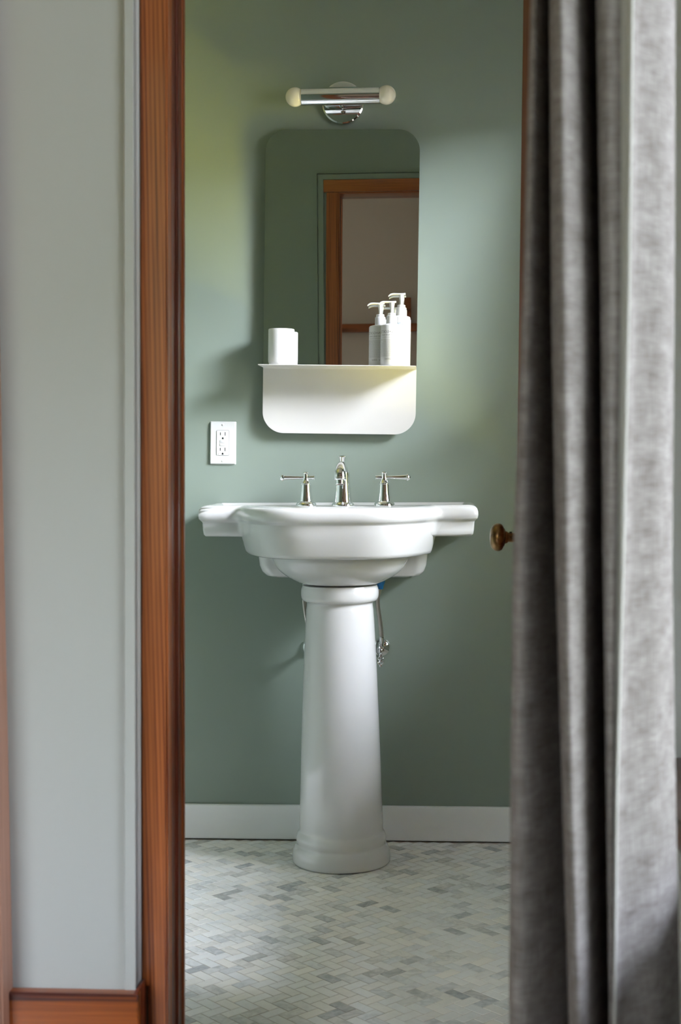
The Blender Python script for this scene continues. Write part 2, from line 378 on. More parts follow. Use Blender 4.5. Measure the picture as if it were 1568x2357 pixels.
b = bmesh.new(); box(b, .462, .499, YD0, YD0+.018, 0, ZT+.004, .003); obj('casing', b, M['wood_casing'], d1)
b = bmesh.new(); box(b, .465, .53, YD1, YD1+.016, 0, ZT+.004, .003); obj('casing', b, M['wood_casing'], d1)
b = bmesh.new(); xo = jl(1)-.0535; tz = ZT+.0515
def band(a0, a1, y):
    plate(b, [(xo-a1, 0), (xo-a0, 0), (xo-a0, tz+a0), (.532+a0, tz+a0), (.532+a0, 0), (.532+a1, 0), (.532+a1, tz+a1), (xo-a1, tz+a1)], YD1+y, YD1, 0)
band(0, .019, .012); band(.019, .0235, .001); band(.0235, .027, .010)
struct('trim_3', b, M['green'])
# open door, seen edge-on at the right
D2 = bpy.data.objects.new('door_2', None); COL.objects.link(D2); D2['kind'] = 'structure'
pf = line(1206, 0, 1191, 1000, -1.13)
Lx = pf(1.0); ang = math.atan2(-1.705+1.13, .458-Lx)    # local +x runs from the free edge to the hinge
Md = Matrix.Translation((0, -1.13, 0)) @ Matrix.Rotation(ang, 4, 'Z')
DW = math.hypot(.458-Lx, .575)
lean = .0145
def dbox(b, x0, x1, y0, y1, z0, z1, bev):
    b2 = bmesh.new(); box(b2, x0, x1, y0, y1, z0, z1, bev)
    bmesh.ops.transform(b2, matrix=Matrix.Rotation(ang, 4, 'Z'), verts=b2.verts)
    for v in b2.verts: v.co += Vector((Lx+(v.co.z-1.0)*lean*(1+v.co.y/.575), -1.13, 0))
    merge(b, b2)
b = bmesh.new()
dbox(b, 0, .10, 0, .035, .012, 1.985, .003); dbox(b, DW-.10, DW, 0, .035, .012, 1.985, .003)
for z0, z1 in ((.012, .22), (.93, 1.05), (1.88, 1.985)): dbox(b, .098, DW-.098, 0, .035, z0, z1, .003)
obj('stile_and_rail', b, M['wood_door'], D2)
for z0, z1 in ((.22, .93), (1.05, 1.88)):
    b = bmesh.new(); dbox(b, .096, DW-.096, .012, .023, z0-.002, z1+.002, .001); obj('panel', b, M['wood_casing'], D2)
# brass knob
kp = at(1128, 1236, -1.19)
b = bmesh.new()
kprof = [(p.x, p.z) for p in spline([(0, 0, 0), (.010, 0, .0004), (.0165, 0, .002), (.0215, 0, .0055), (.0243, 0, .010), (.0252, 0, .0145), (.0243, 0, .019), (.0213, 0, .0228), (.0165, 0, .0245)], 4)]
lathe(b, kprof, None, 40)
kn = obj('door_knob', b, M['brass'], D2, label='aged brass knob'); kn.parent = D2
kn.matrix_world = Matrix.Translation(kp) @ Matrix.Rotation(math.radians(1.5), 4, 'Y') @ Matrix.Rotation(PI/2, 4, 'Y')
def kpart(name, prof, extra=None):
    b = bmesh.new(); lathe(b, prof, None, 32)
    if extra: extra(b)
    o = obj(name, b, M['brass'], kn); return o
kpart('shank', [(.0155, .0235), (.0165, .0255), (.011, .0275), (.0105, .031), (.0085, .0325), (.0082, .047)])
kpart('rose', [(.0082, .046), (.0125, .047), (.0135, .052), (.018, .054), (.0185, .060)])
b = bmesh.new(); lathe(b, [(.0001, 0), (.002, .0002), (.0024, .001), (.0024, .004)], Matrix.Translation((-.0105, 0, .037)) @ Matrix.Rotation(PI/2, 4, 'Y'), 16); obj('set_screw', b, M['dark'], kn)

# ------------------------------------------------------------------ windows
def window(name, x, sgn, y0, y1, z0, z1, cols, rows, mw, depth):
    root = bpy.data.objects.new(name, None); COL.objects.link(root); root['kind'] = 'structure'
    b = bmesh.new(); xa, xb = x+depth*.45, x+depth*.45+.035; t = .04
    box(b, xa, xb, y0, y0+t, z0, z1, .003); box(b, xa, xb, y1-t, y1, z0, z1, .003)
    box(b, xa, xb, y0, y1, z0, z0+t, .003); box(b, xa, xb, y0, y1, z1-t, z1, .003)
    zm = (z0+z1)/2; box(b, xa-.004, xb, y0, y1, zm-.02, zm+.02, .003)
    for k in range(1, cols): yy = y0+(y1-y0)*k/cols; box(b, xa+.005, xb-.005, yy-.009, yy+.009, z0+.02, z1-.02, .002)
    for k in range(1, rows):
        if k*2 == rows: continue
        zz = z0+(z1-z0)*k/rows; box(b, xa+.005, xb-.005, y0+.02, y1-.02, zz-.009, zz+.009, .002)
    obj('window_frame', b, mw, root)
    b = bmesh.new(); box(b, xa+.015, xa+.018, y0+.02, y1-.02, z0+.02, z1-.02); obj('pane', b, M['glass'], root)
    return root
w1_ = window('window_1', XR, 1, WY0, WY1, WZ0, WZ1, 2, 2, M['white_paint'], .14)
b = bmesh.new(); box(b, XR-.03, XR+.09, WY0-.04, WY1+.04, WZ0-.02, WZ0+.004, .003); obj('sill', b, M['white_paint'], w1_)
w2_ = window('window_2', BX1, 1, QY0, QY1, QZ0, QZ1, 2, 2, M['white_paint'], .12)
b = bmesh.new(); box(b, BX1-.018, BX1+.06, QY0-.05, QY1+.05, QZ0-.03, QZ0+.004, .005); obj('sill', b, M['wood_dark'], w2_, label='dark wooden window sill')

w3_ = bpy.data.objects.new('added_fill_window', None); COL.objects.link(w3_); w3_['kind'] = 'structure'  # unseen rear window added for frontal fill on the near wall and curtain
b = bmesh.new(); t = .04
for xa in (SX0, SX1-t, (SX0+SX1-t)/2): box(b, xa, xa+t, BY0-.07, BY0-.03, SZ0, SZ1, .003)
for za in (SZ0, SZ1-t, (SZ0+SZ1-t)/2): box(b, SX0, SX1, BY0-.07, BY0-.03, za, za+t, .003)
obj('window_frame', b, M['white_paint'], w3_)
b = bmesh.new(); box(b, SX0+.02, SX1-.02, BY0-.052, BY0-.049, SZ0+.02, SZ1-.02); obj('pane', b, M['glass'], w3_)
b = bmesh.new(); box(b, BX1+.12, 2.6, -1.99, -1.90, -.05, 3.6); struct('light_blocker_wall', b, M['white_paint'])  # unseen wall added to keep the sky lamp out of the bedroom window
# far things of the bedroom that the mirror shows
b = bmesh.new()
box(b, -1.2, .35, BY0, BY0+.05, 1.765, 1.815, .004); box(b, .06, .10, BY0, BY0+.04, 1.81, 1.97, .003); struct('trim_4', b, hw)
# upright board at the left edge of the near wall
le = line(-1, 1350, 18, 2285, -1.90)
b = bmesh.new(); vmember(b, lambda z: le(z)-.12, le, -1.925, -1.8735, 0, 2.35, .003)
struct('trim_5', b, M['wood_old'])

# ------------------------------------------------------------------ curtain
def curtain():
    # (y in the photo, then x of each control) - fold depth towards the room is shared
    YC = -2.56
    depth = [-.030, -.004, .018, .020, .004, -.022, -.045, -.050, -.030, .008, .042, .054, .048, .030, .010, -.022, -.048, -.040, -.010, .030, .043, .038]
    rows = {
      0:    [1240, 1227, 1233, 1240, 1256, 1272, 1284, 1288, 1275, 1269, 1276, 1292, 1310, 1332, 1345, 1362, 1385, 1392, 1378, 1374, 1395, 1440],
      700:  [1224, 1208, 1214, 1226, 1246, 1268, 1286, 1292, 1278, 1272, 1281, 1299, 1322, 1350, 1364, 1380, 1400, 1406, 1390, 1385, 1402, 1438],
      1300: [1200, 1184, 1192, 1212, 1240, 1272, 1296, 1302, 1288, 1281, 1289, 1304, 1322, 1346, 1362, 1380, 1404, 1410, 1396, 1390, 1402, 1428],
      1800: [1194, 1178, 1186, 1210, 1244, 1282, 1312, 1318, 1302, 1295, 1302, 1314, 1328, 1348, 1362, 1382, 1408, 1414, 1402, 1397, 1404, 1416],
      2357: [1192, 1174, 1184, 1212, 1250, 1296, 1324, 1330, 1318, 1311, 1318, 1332, 1346, 1364, 1376, 1392, 1414, 1418, 1408, 1404, 1408, 1412],
    }
    tail = { # bright hem ridge, then the wide flat panel turned towards the window and its rolled end
      0: [1450, 1458, 1466, 1490, 1520, 1538, 1546, 1540], 700: [1444, 1452, 1460, 1486, 1520, 1538, 1545, 1540],
      1300: [1432, 1440, 1450, 1480, 1512, 1530, 1542, 1536], 1800: [1419, 1425, 1434, 1468, 1506, 1528, 1550, 1545], 2357: [1413, 1418, 1424, 1460, 1508, 1536, 1562, 1560]}
    td = [.046, .042, .032, .020, .006, -.014, -.050, -.085]
    ys = sorted(rows)
    def row(z):
        # photo row for this height at the curtain's distance
        zs = [at(1350, y, YC).z for y in ys]
        if z >= zs[0]: k = 0
        elif z <= zs[-1]: k = len(ys)-2
        else: k = max(i for i in range(len(zs)-1) if z <= zs[i])
        t = (z-zs[k])/(zs[k+1]-zs[k]); t = max(-1.0, min(1.9, t))
        P = []
        for a, c, d in zip(rows[ys[k]]+tail[ys[k]], rows[ys[k+1]]+tail[ys[k+1]], depth+td):
            px = a+(c-a)*t; s = (FPX/1.2)
            xw = CAM.x + (px-1001-(1350-px)*0)/s*(1-d/1.2)   # distance YC-d from the lens
            P.append(Vector((xw + .006*(z-1.025)*0, YC-d, z)))
        return P
    bm = bmesh.new(); uvl = bm.loops.layers.uv.new('UVMap')
    Z = [.0 + (2.42)*k/110 for k in range(111)]
    off = line(1221, 0, 1221+.001, 2357, YC)
    grid = []
    for z in Z:
        P = row(z)
        # the camera is rolled and pitched a little: shift by what a plumb line shows
        pl = at(1350, 1178.5 - (z-CAM.z)*FPX/1.2 - 135, YC).x - (CAM.x+(1350-1001)*1.2/FPX)
        for p in P: p.x += pl; p.y += .0025*math.sin(z*5+p.x*40)
        S = spline(P, 6); L = [0]
        for a, c in zip(S, S[1:]): L.append(L[-1]+(c-a).length)
        grid.append([(bm.verts.new(p), l, z) for p, l in zip(S, L)])
    nt = (len(rows[0])-1)*6
    for a, c in zip(grid, grid[1:]):
        for i in range(len(a)-1):
            q = (a[i], a[i+1], c[i+1], c[i]); f = bm.faces.new([v[0] for v in q]); f.smooth = True
            for lp, v in zip(f.loops, q): lp[uvl].uv = (v[1], v[2])
            if nt-2 <= i < nt+9: f.material_index = 1
    me = bpy.data.meshes.new('curtain'); bm.to_mesh(me); bm.free(); me.materials.append(M['linen']); me.materials.append(M['hem'])
    o = bpy.data.objects.new('curtain', me); COL.objects.link(o)
    so = o.modifiers.new('thickness', 'SOLIDIFY'); so.thickness = .0012; so.offset = 0
    o['label'] = 'grey linen curtain hanging in soft folds in front of the doorway and open door'; o['category'] = 'curtain'
curtain()

# ------------------------------------------------------------------ pedestal sink
SX = -.005
sink = thing('pedestal_sink', 'white porcelain pedestal sink standing against the green wall', 'sink', Matrix.Translation((SX, -.001, 0)))
HW, EF, BW, BF = .352, .228, .258, .412
def raw_outline(d, body=True):
    """outline of the sink seen from above, inset by d: two ears and a bow front"""
    hw, ef, bw, bf = HW-d, EF-d, BW-d, BF-d
    D = lambda x: bf-(bf-ef+.022)*(abs(x)/bw)**3.8
    P = [(hw, 0.0), (hw, -ef)] if body else [(bw, -.03), (bw, -ef+.022)]
    N = 120; x0 = .325 if body else bw
    for k in range(N+1):
        x = x0*(1-k/N); y = D(x)
        if body:
            K = .032; h = max(K-abs(ef-y), 0)/K
            y = max(ef, y)+h*h*K*.25
        P.append((x, -y))
    P[-1] = (0, -bf)
    full = P + [(-x, y) for x, y in reversed(P[:-1])]
    S = []; step = .004
    for (ax, ay), (bx, by) in zip(full, full[1:]):
        l = math.hypot(bx-ax, by-ay); n = max(1, round(l/step))
        for k in range(n): S.append((ax+(bx-ax)*k/n, ay+(by-ay)*k/n))
    S.append(full[-1])
    for _ in range(10 if body else 14):
        S = [S[0]] + [((S[i-1][0]+2*S[i][0]+S[i+1][0])/4, (S[i-1][1]+2*S[i][1]+S[i+1][1])/4) for i in range(1, len(S)-1)] + [S[-1]]
    return S
CEN = (0, -.20)
def polar_r(outline, th):
    c, s = math.cos(th), math.sin(th); best = 0
    ox = outline + [outline[0]]
    for (ax, ay), (bx, by) in zip(ox, ox[1:]):
        ax -= CEN[0]; ay -= CEN[1]; bx -= CEN[0]; by -= CEN[1]
        ex, ey = bx-ax, by-ay; den = c*ey - s*ex
        if abs(den) < 1e-12: continue
        t = (ax*ey - ay*ex)/den; u = (ax*s - ay*c)/den
        if t > 0 and -1e-6 <= u <= 1+1e-6: best = max(best, t)
    return best
_base = raw_outline(.0); TH = []
acc = 0; last = _base[0]
for p in _base:
    acc += math.hypot(p[0]-last[0], p[1]-last[1]); last = p
    if acc > .0075 or p is _base[0]: TH.append(math.atan2(p[1]-CEN[1], p[0]-CEN[0])); acc = 0
# back edge
for k in range(1, 40): x = -HW + 2*HW*k/40; TH.append(math.atan2(0-CEN[1], x-CEN[0]))
TH = sorted(set(round(t % (2*PI), 6) for t in TH))
def ring(d, z, body=True, back=0.):
    o = raw_outline(d, body); out = []
    for t in TH:
        r = polar_r(o, t); x, y = CEN[0]+r*math.cos(t), CEN[1]+r*math.sin(t)
        out.append(Vector((x, min(y, -back), z)))
    return out
ZR = .9045
b = bmesh.new()
rings = [ring(d, z) for d, z in ((.06, ZR-.079), (.024, ZR-.079), (.016, ZR-.0775), (.0125, ZR-.073), (.0108, ZR-.062), (.0095, ZR-.044), (.0085, ZR-.0405), (.005, ZR-.037), (.0015, ZR-.033), (0, ZR-.025), (.0005, ZR-.017), (.003, ZR-.009), (.0075, ZR-.004), (.013, ZR-.001), (.019, ZR))]
rings += [ring(.030, ZR-.0003, True, .012), ring(.036, ZR-.003, True, .018), ring(.040, ZR-.006, True, .022), ring(.046, ZR-.007, True, .028)]
# basin
def bas(a, c, z, e=2.6):
    out = []
    for t in TH:
        x, y = CEN[0]+.0, 0
        u, w = math.cos(t), math.sin(t)
        r = (abs(u/a)**e + abs(w/c)**e)**(-1/e)
        out.append(Vector((r*u, -.25+r*w, z)))
    return out
rings += [bas(.200, .112, ZR-.007), bas(.196, .108, ZR-.009), bas(.19, .103, ZR-.016), bas(.178, .095, ZR-.05), bas(.15, .08, ZR-.10), bas(.10, .055, ZR-.13, 2.2), bas(.03, .03, ZR-.138, 2)]
loft(b, rings); obj('basin', b, M['porc'], sink, ang=50)
b = bmesh.new()
rings = [ring(d, z, False) for d, z in ((.03, ZR-.0405), (.0088, ZR-.0425), (.0102, ZR-.062), (.0120, ZR-.078), (.0210, ZR-.114), (.0235, ZR-.121), (.029, ZR-.124), (.06, ZR-.124))]
loft(b, rings); obj('apron', b, M['porc'], sink, ang=50)
# bowl underside
b = bmesh.new(); n = 72
prof = [(1.0, .784), (1.0, .776), (.985, .766), (.91, .745), (.80, .729), (.67, .7165), (.56, .7085), (.48, .7068)]
prof = [(p.x, p.z) for p in spline([(a, 0, c) for a, c in prof], 4)]
loft(b, [[Vector((.006+.172*r*math.cos(2*PI*k/n), -.205+.142*r*math.sin(2*PI*k/n), z)) for k in range(n)] for r, z in prof]); obj('bowl', b, M['porc'], sink)
# tank block at the back
b = bmesh.new()
def blk(hw, z, yb=-.135, c=.03):
    o = rrect(-hw, hw, yb, 0, (c, c, 0, 0), 8); return [Vector((x+.006, y, z)) for x, y in o]
loft(b, [blk(.224, .84), blk(.2195, .777), blk(.2155, .746), blk(.210, .731, -.132), blk(.200, .720, -.127), blk(.187, .7155, -.118), blk(.16, .7145, -.1)]); obj('back_block', b, M['porc'], sink)
# pedestal
pc = Vector((.0035, -.190, 0)); b = bmesh.new()
pp = [(.1225, .0015), (.1245, .004), (.1248, .012), (.1240, .024), (.1215, .034), (.1180, .041), (.1145, .0455), (.1132, .049), (.1140, .054), (.1147, .061), (.1135, .068), (.1105, .075), (.1082, .079), (.1066, .086), (.1058, .125), (.100, .305), (.0925, .505), (.086, .628), (.0838, .650), (.0838, .658), (.0865, .662), (.0935, .665), (.0975, .672), (.0985, .682), (.0978, .692), (.095, .700), (.091, .704), (.06, .706)]
pp = [(p.x, p.z) for p in spline([(r, 0, z) for r, z in pp], 3)]
lathe(b, pp, Matrix.Translation(pc), 96); obj('pedestal', b, M['porc'], sink)
b = bmesh.new(); lathe(b, [(.0001, 0), (.018, 0), (.021, .002), (.021, .004), (.017, .003), (.0165, -.004)], Matrix.Translation((0, -.25, ZR-.139)), 32); obj('drain', b, M['chrome'], sink)

# ------------------------------------------------------------------ faucet
fb = at(789.5, 1161, -.105); ZD = ZR-.007
fau = thing('faucet', 'chrome widespread faucet with two lever handles on the back of the white sink', 'faucet', Matrix.Translation((fb.x, 0, ZD)))
b = bmesh.new()
lathe(b, [(.0285, 0), (.0292, .002), (.0285, .006), (.0265, .0085), (.0235, .0105), (.0232, .013), (.0212, .03), (.0190, .06), (.0180, .078), (.0176, .0865), (.0170, .089), (.0125, .096), (.006, .101)], Matrix.Translation((0, -.105, 0)), 48)
path = spline([(0, -.103, .066), (0, -.106, .086), (0, -.122, .1), (0, -.150, .1055), (0, -.180, .1015), (0, -.2035, .0885), (0, -.2085, .0725)], 6)
rr_ = [.0160, .0152, .0130, .0122, .0130, .0145, .0157]
rad = [p.x for p in spline([(r, 0, 0) for r in rr_], 6)]
tube(b, path, rad, 32, sq=.92); obj('spout', b, M['chrome'], fau, ang=60)
sp = [o for o in fau.children][0]
dirn = (path[-1]-path[-3]).normalized(); q = dirn.to_track_quat('Z', 'X').to_matrix().to_4x4()
b = bmesh.new(); mt = Matrix.Translation(path[-1]) @ q
lathe(b, [(.0153, -.003), (.0168, -.001), (.0168, .0015), (.0135, .003), (.0112, .0035), (.011, .013), (.0103, .0145), (.0092, .0142), (.009, .010), (.0001, .010)], mt, 40); obj('aerator', b, M['chrome'], sp)
b = bmesh.new(); lathe(b, [(.0088, .0105), (.0088, .0125), (.0001, .0128)], mt, 32); obj('aerator_screen', b, M['screen'], sp)
b = bmesh.new()
lathe(b, [(.0015, .10), (.0015, .1155), (.0062, .1155), (.0072, .117), (.0096, .126), (.0108, .1275), (.0096, .129), (.004, .1305), (.0001, .1308)], Matrix.Translation((-.0008, -.112, 0)), 32); obj('lift_knob', b, M['chrome'], fau)
def valve(px, side):
    p = at(px, 1161, -.10); x = p.x-fb.x
    b = bmesh.new()
    lathe(b, [(.0262, 0), (.0268, .002), (.0262, .006), (.0245, .009), (.0208, .012), (.0185, .0135), (.0178, .016), (.0158, .028), (.0142, .04), (.0135, .052), (.0134, .0565), (.0146, .0575), (.0146, .0595), (.0125, .0605), (.0095, .0655), (.0068, .071), (.0066, .080), (.0064, .083), (.0082, .0845), (.0086, .0865), (.0070, .0885), (.0035, .0897), (.0001, .09)], Matrix.Translation((x, -.10, 0)), 40)
    h = obj('handle_base', b, M['chrome'], fau)
    b = bmesh.new(); mt = Matrix.Translation((x, -.10, .0745)) @ Matrix.Rotation(side*PI/2, 4, 'Y')
    lathe(b, [(.0001, -.0245), (.004, -.024), (.0066, -.0225), (.0068, -.0212), (.0052, -.0202), (.0046, -.008), (.0036, 0), (.0037, .012), (.0045, .025), (.0060, .050), (.0068, .0565), (.0088, .0580), (.0094, .0598), (.0090, .0615), (.0060, .066), (.003, .0685), (.0001, .069)], mt, 32)
    obj('lever', b, M['chrome'], h)
valve(704.8, -1); valve(885, 1)

# ------------------------------------------------------------------ plumbing
def hose(name, pts, r, label, blue=False):
    t = thing(name, label, 'hose')
    P = spline([at(px, py, Y) for px, py, Y in pts], 8)
    b = bmesh.new(); n = 16; rings = []
    Q = []; 
    for a, c in zip(P, P[1:]):
        k = max(1, int((c-a).length/.0011))
        for i in range(k): Q.append(a.lerp(c, i/k))
    rads = [r*(1+.05*(i % 2)) for i in range(len(Q))]
    tube(b, Q, rads, n); obj('braided_line', b, M['steel'], t, ang=180)
    return t, P
hr, P = hose('supply_hose', [(874, 1340, -.075), (873.5, 1356, -.075), (869.5, 1378, -.072), (870.5, 1400, -.068), (874.5, 1425, -.062), (877, 1446, -.055), (878.5, 1466, -.052)], .0056, 'braided steel supply hose with blue end, right of the pedestal')
b = bmesh.new(); p0 = at(876.2, 1334, -.078)
lathe(b, [(.0065, -.025), (.0075, -.018), (.012, -.006), (.0125, .004)], Matrix.Translation(p0), 6); obj('coupling', b, M['blue'], hr, label='blue plastic coupling')
p1 = at(878.7, 1478, -.052)
b = bmesh.new(); lathe(b, [(.0062, -.010), (.0062, .008), (.0072, .010), (.0072, .014)], Matrix.Translation(p1), 12); obj('crimp', b, M['chrome'], hr)
for xs, lab in ((0, 'braided steel supply hose, the outer of two left of the pedestal'), (3.2, 'braided steel supply hose, the inner of two left of the pedestal')):
    hose('supply_hose', [(700+xs, 1335, -.10+xs*.004), (699+xs, 1360, -.10+xs*.004), (699+xs, 1380, -.098+xs*.004), (701+xs*.9, 1403, -.095+xs*.004), (705+xs*.8, 1428, -.09+xs*.004), (712+xs*.8, 1458, -.08+xs*.004), (722+xs, 1480, -.07+xs*.004)], .0035, lab)
def shutoff(px, lab, hexrot):
    w = at(px, 1490, -.001)
    t = thing('shutoff_valve', lab, 'valve', Matrix.Translation((w.x, 0, w.z)))
    R = Matrix.Rotation(PI/2, 4, 'X')     # local z -> world -y
    b = bmesh.new(); lathe(b, [(.0255, .001), (.0258, .0025), (.0245, .006), (.020, .010), (.013, .0135), (.009, .0145), (.009, .016)], R, 48); obj('wall_flange', b, M['chrome'], t)
    b = bmesh.new(); lathe(b, [(.0065, .01), (.0065, .035), (.0095, .036), (.0095, .060), (.006, .061), (.004, .075)], R, 24)
    lathe(b, [(.0062, -.008), (.0062, .001), (.0078, .002), (.0078, .011), (.0066, .012), (.0066, .017)], Matrix.Translation((0, -.052, 0)), 6); obj('valve_body', b, M['chrome'], t)
    b = bmesh.new(); c = Matrix.Translation((.001, -.079, -.024))
    # oval wheel handle with a rim, spokes and lugs
    n = 40; rings = []
    for k in range(n):
        a = 2*PI*k/n; cx_, cz_ = .0082*math.cos(a), .0105*math.sin(a)
        rings.append([Vector((cx_*(1+.25*math.cos(q)), .002*math.sin(q)*1.5, cz_*(1+.25*math.cos(q)))) for q in [2*PI*m_/8 for m_ in range(8)]])
    rings.append(rings[0]); b2 = bmesh.new(); loft(b2, rings, False, False); bmesh.ops.remove_doubles(b2, verts=b2.verts, dist=1e-6); merge(b, b2, c)
    for a in (0, PI/3, 2*PI/3): box(b, -.008, .008, -.0012, .0012, -.0012, .0012, .0004, 1, c @ Matrix.Rotation(a+.5, 4, 'Y'))
    lathe(b, [(.0042, -.003), (.0045, .002), (.003, .0035), (.0001, .0037)], c @ R, 20)
    box(b, -.0035, .0035, -.0015, .0015, .010, .0175, .001, 2, c); box(b, -.0035, .0035, -.0015, .0015, -.0165, -.010, .001, 2, c)
    obj('oval_handle', b, M['chrome'], t)
    b = bmesh.new(); tube(b, [Vector((0, -.062, -.001)), Vector((.001, -.072, -.012)), Vector((.001, -.079, -.024))], .0032, 12); obj('stem', b, M['chrome'], t)
shutoff(877.5, 'chrome shutoff valve with an oval handle, right of the pedestal', 0)
shutoff(718, 'chrome shutoff valve mostly hidden behind the left side of the pedestal', 0)

# ------------------------------------------------------------------ sconce
sb_ = at(789.7, 237.5, -.012)
sco = thing('wall_sconce', 'chrome tube wall light with two round white bulbs above the mirror', 'wall light', Matrix.Translation((sb_.x, 0, sb_.z)))
R = Matrix.Rotation(PI/2, 4, 'X')
b = bmesh.new(); lathe(b, [(.0545, 0), (.0562, .001), (.0568, .006), (.0562, .015), (.0545, .0185), (.051, .0205), (.03, .0208), (.0001, .0208)], R, 72); obj('back_plate', b, M['chrome'], sco, ang=25)
tc_ = at(784, 221, -.075) - Vector((sb_.x, 0, sb_.z)); 
b = bmesh.new(); tube(b, [Vector((tc_.x, -.018, tc_.z-.012)), Vector((tc_.x, -.06, tc_.z-.004))], .0065, 20); lathe(b, [(.0001, -.001), (.006, 0), (.0062, .005)], Matrix.Translation((.001, -.028, tc_.z-.026)) @ R.inverted(), 16); obj('arm', b, M['chrome'], sco)
b = bmesh.new(); RY = Matrix.Translation(tc_) @ Matrix.Rotation(PI/2, 4, 'Y')
lathe(b, [(.015, -.1008), (.0218, -.1008), (.0225, -.1), (.0225, .1), (.0218, .1008), (.015, .1008)], RY, 64); tb = obj('tube', b, M['chrome'], sco)
for s in (-1, 1):
    b = bmesh.new(); n = 18; pr = []
    for k in range(n+1):
        a = PI*k/n; 
        if a > 2.45: break
        pr.append((.0247*math.sin(a), .1175+.0247*math.cos(a)))
    pr += [(.0152, .0975), (.0142, .094)]
    lathe(b, [(r, z*s) for r, z in pr], RY, 48); obj('bulb', b, M['bulb'], tb)

# ------------------------------------------------------------------ mirror with shelf
mc = (at(789, 297.5, -.026) + at(779.8, 998.5, -.026))*.5
TILT = math.radians(1.12)
mw, mh = .2015, at(789, 297.5, -.026).z - mc.z
MM = Matrix.Translation((mc.x, 0, mc.z)) @ Matrix.Rotation(TILT, 4, 'Y')
mir = thing('wall_mirror', 'tall frameless mirror with rounded corners and a white metal shelf below the wall light', 'mirror', MM)
zs = -mh + (998.5-846.5)/876
r_ = .056
b = bmesh.new(); plate(b, rrect(-mw, mw, zs-.01, mh, (0, 0, r_, r_), 14), -.0245, -.0205)
o = obj('mirror_glass', b, M['mirror'], mir, ang=20)
o.data.materials.append(M['mirror_edge'])
for f in o.data.polygons:
    if abs(f.normal.y) < .9: f.material_index = 1
b = bmesh.new(); plate(b, rrect(-mw+.03, mw-.03, -mh+.06, mh-.03, (.03,)*4, 6), -.0205, 0); obj('backing', b, M['dark'], mir)
b = bmesh.new()
plate(b, rrect(-mw, mw, -mh, zs-.012, (r_, r_, 0, 0), 14), -.0262, -.0245)
# bend and shelf, one folded sheet: profile in (y, z) swept along x
SD = .136; prof = [(-.0245, zs-.012), (-.0262, zs-.012)]
for k in range(7): a = .5*PI*k/6; prof.append((-.0262-.004*(1-math.cos(a)), zs-.004+.004*math.sin(a)-.0017))
prof += [(-SD+.0005, zs-.0017), (-SD, zs-.0008), (-SD+.0005, zs), (-.0245, zs)]
loft(b, [[Vector((x, y, z)) for y, z in prof] for x in (-mw, mw)]); obj('shelf_panel', b, M['powder'], mir, ang=40, label='white folded metal shelf and lower panel')
def shelf_mtx(px, y):
    """stand a thing on the shelf at photo column px and depth y"""
    p = at(px, 845, y); xl = (MM.inverted() @ p).x
    return MM @ Matrix.Translation((xl, y, zs+.0002))

# tumbler
cup = thing('tumbler', 'plain white ceramic tumbler at the left end of the mirror shelf', 'cup', shelf_mtx(647, -.072))
b = bmesh.new(); lathe(b, [(.0001, 0), (.024, 0), (.0275, .0008), (.0312, .004), (.0332, .009), (.0338, .016), (.0338, .0925), (.0332, .0942), (.0322, .0948), (.0312, .094), (.0308, .092), (.0308, .012), (.027, .006), (.0001, .006)], None, 64)
obj('cup_body', b, M['ceramic'], cup, ang=60)

# ------------------------------------------------------------------ bottles
def text_mesh(s, size):
    cu = bpy.data.curves.new('t', 'FONT'); cu.body = s; cu.size = size; cu.align_x = 'CENTER' if size > .008 else 'LEFT'; cu.resolution_u = 3
    o = bpy.data.objects.new('t', cu); COL.objects.link(o); bpy.context.view_layer.update()
    dg = bpy.context.evaluated_depsgraph_get(); me = bpy.data.meshes.new_from_object(o.evaluated_get(dg))
    V = [v.co.copy() for v in me.vertices]; Fc = [tuple(p.vertices) for p in me.polygons]
    bpy.data.objects.remove(o); bpy.data.curves.remove(cu); bpy.data.meshes.remove(me); return V, Fc
def wrap(bm, V, Fc, r, z, a0, x0=0):
    """lay flat artwork on the bottle's front, reading right to left as in the photo"""
    vs = []
    for v in V:
        a = a0 - (v.x+x0)/r       # mirrored lettering
        vs.append(bm.verts.new((-(r+.00015)*math.sin(-a), -(r+.00015)*math.cos(a), z+v.y)))
    for f in Fc:
        try: bm.faces.new([vs[i] for i in f])
        except ValueError: pass
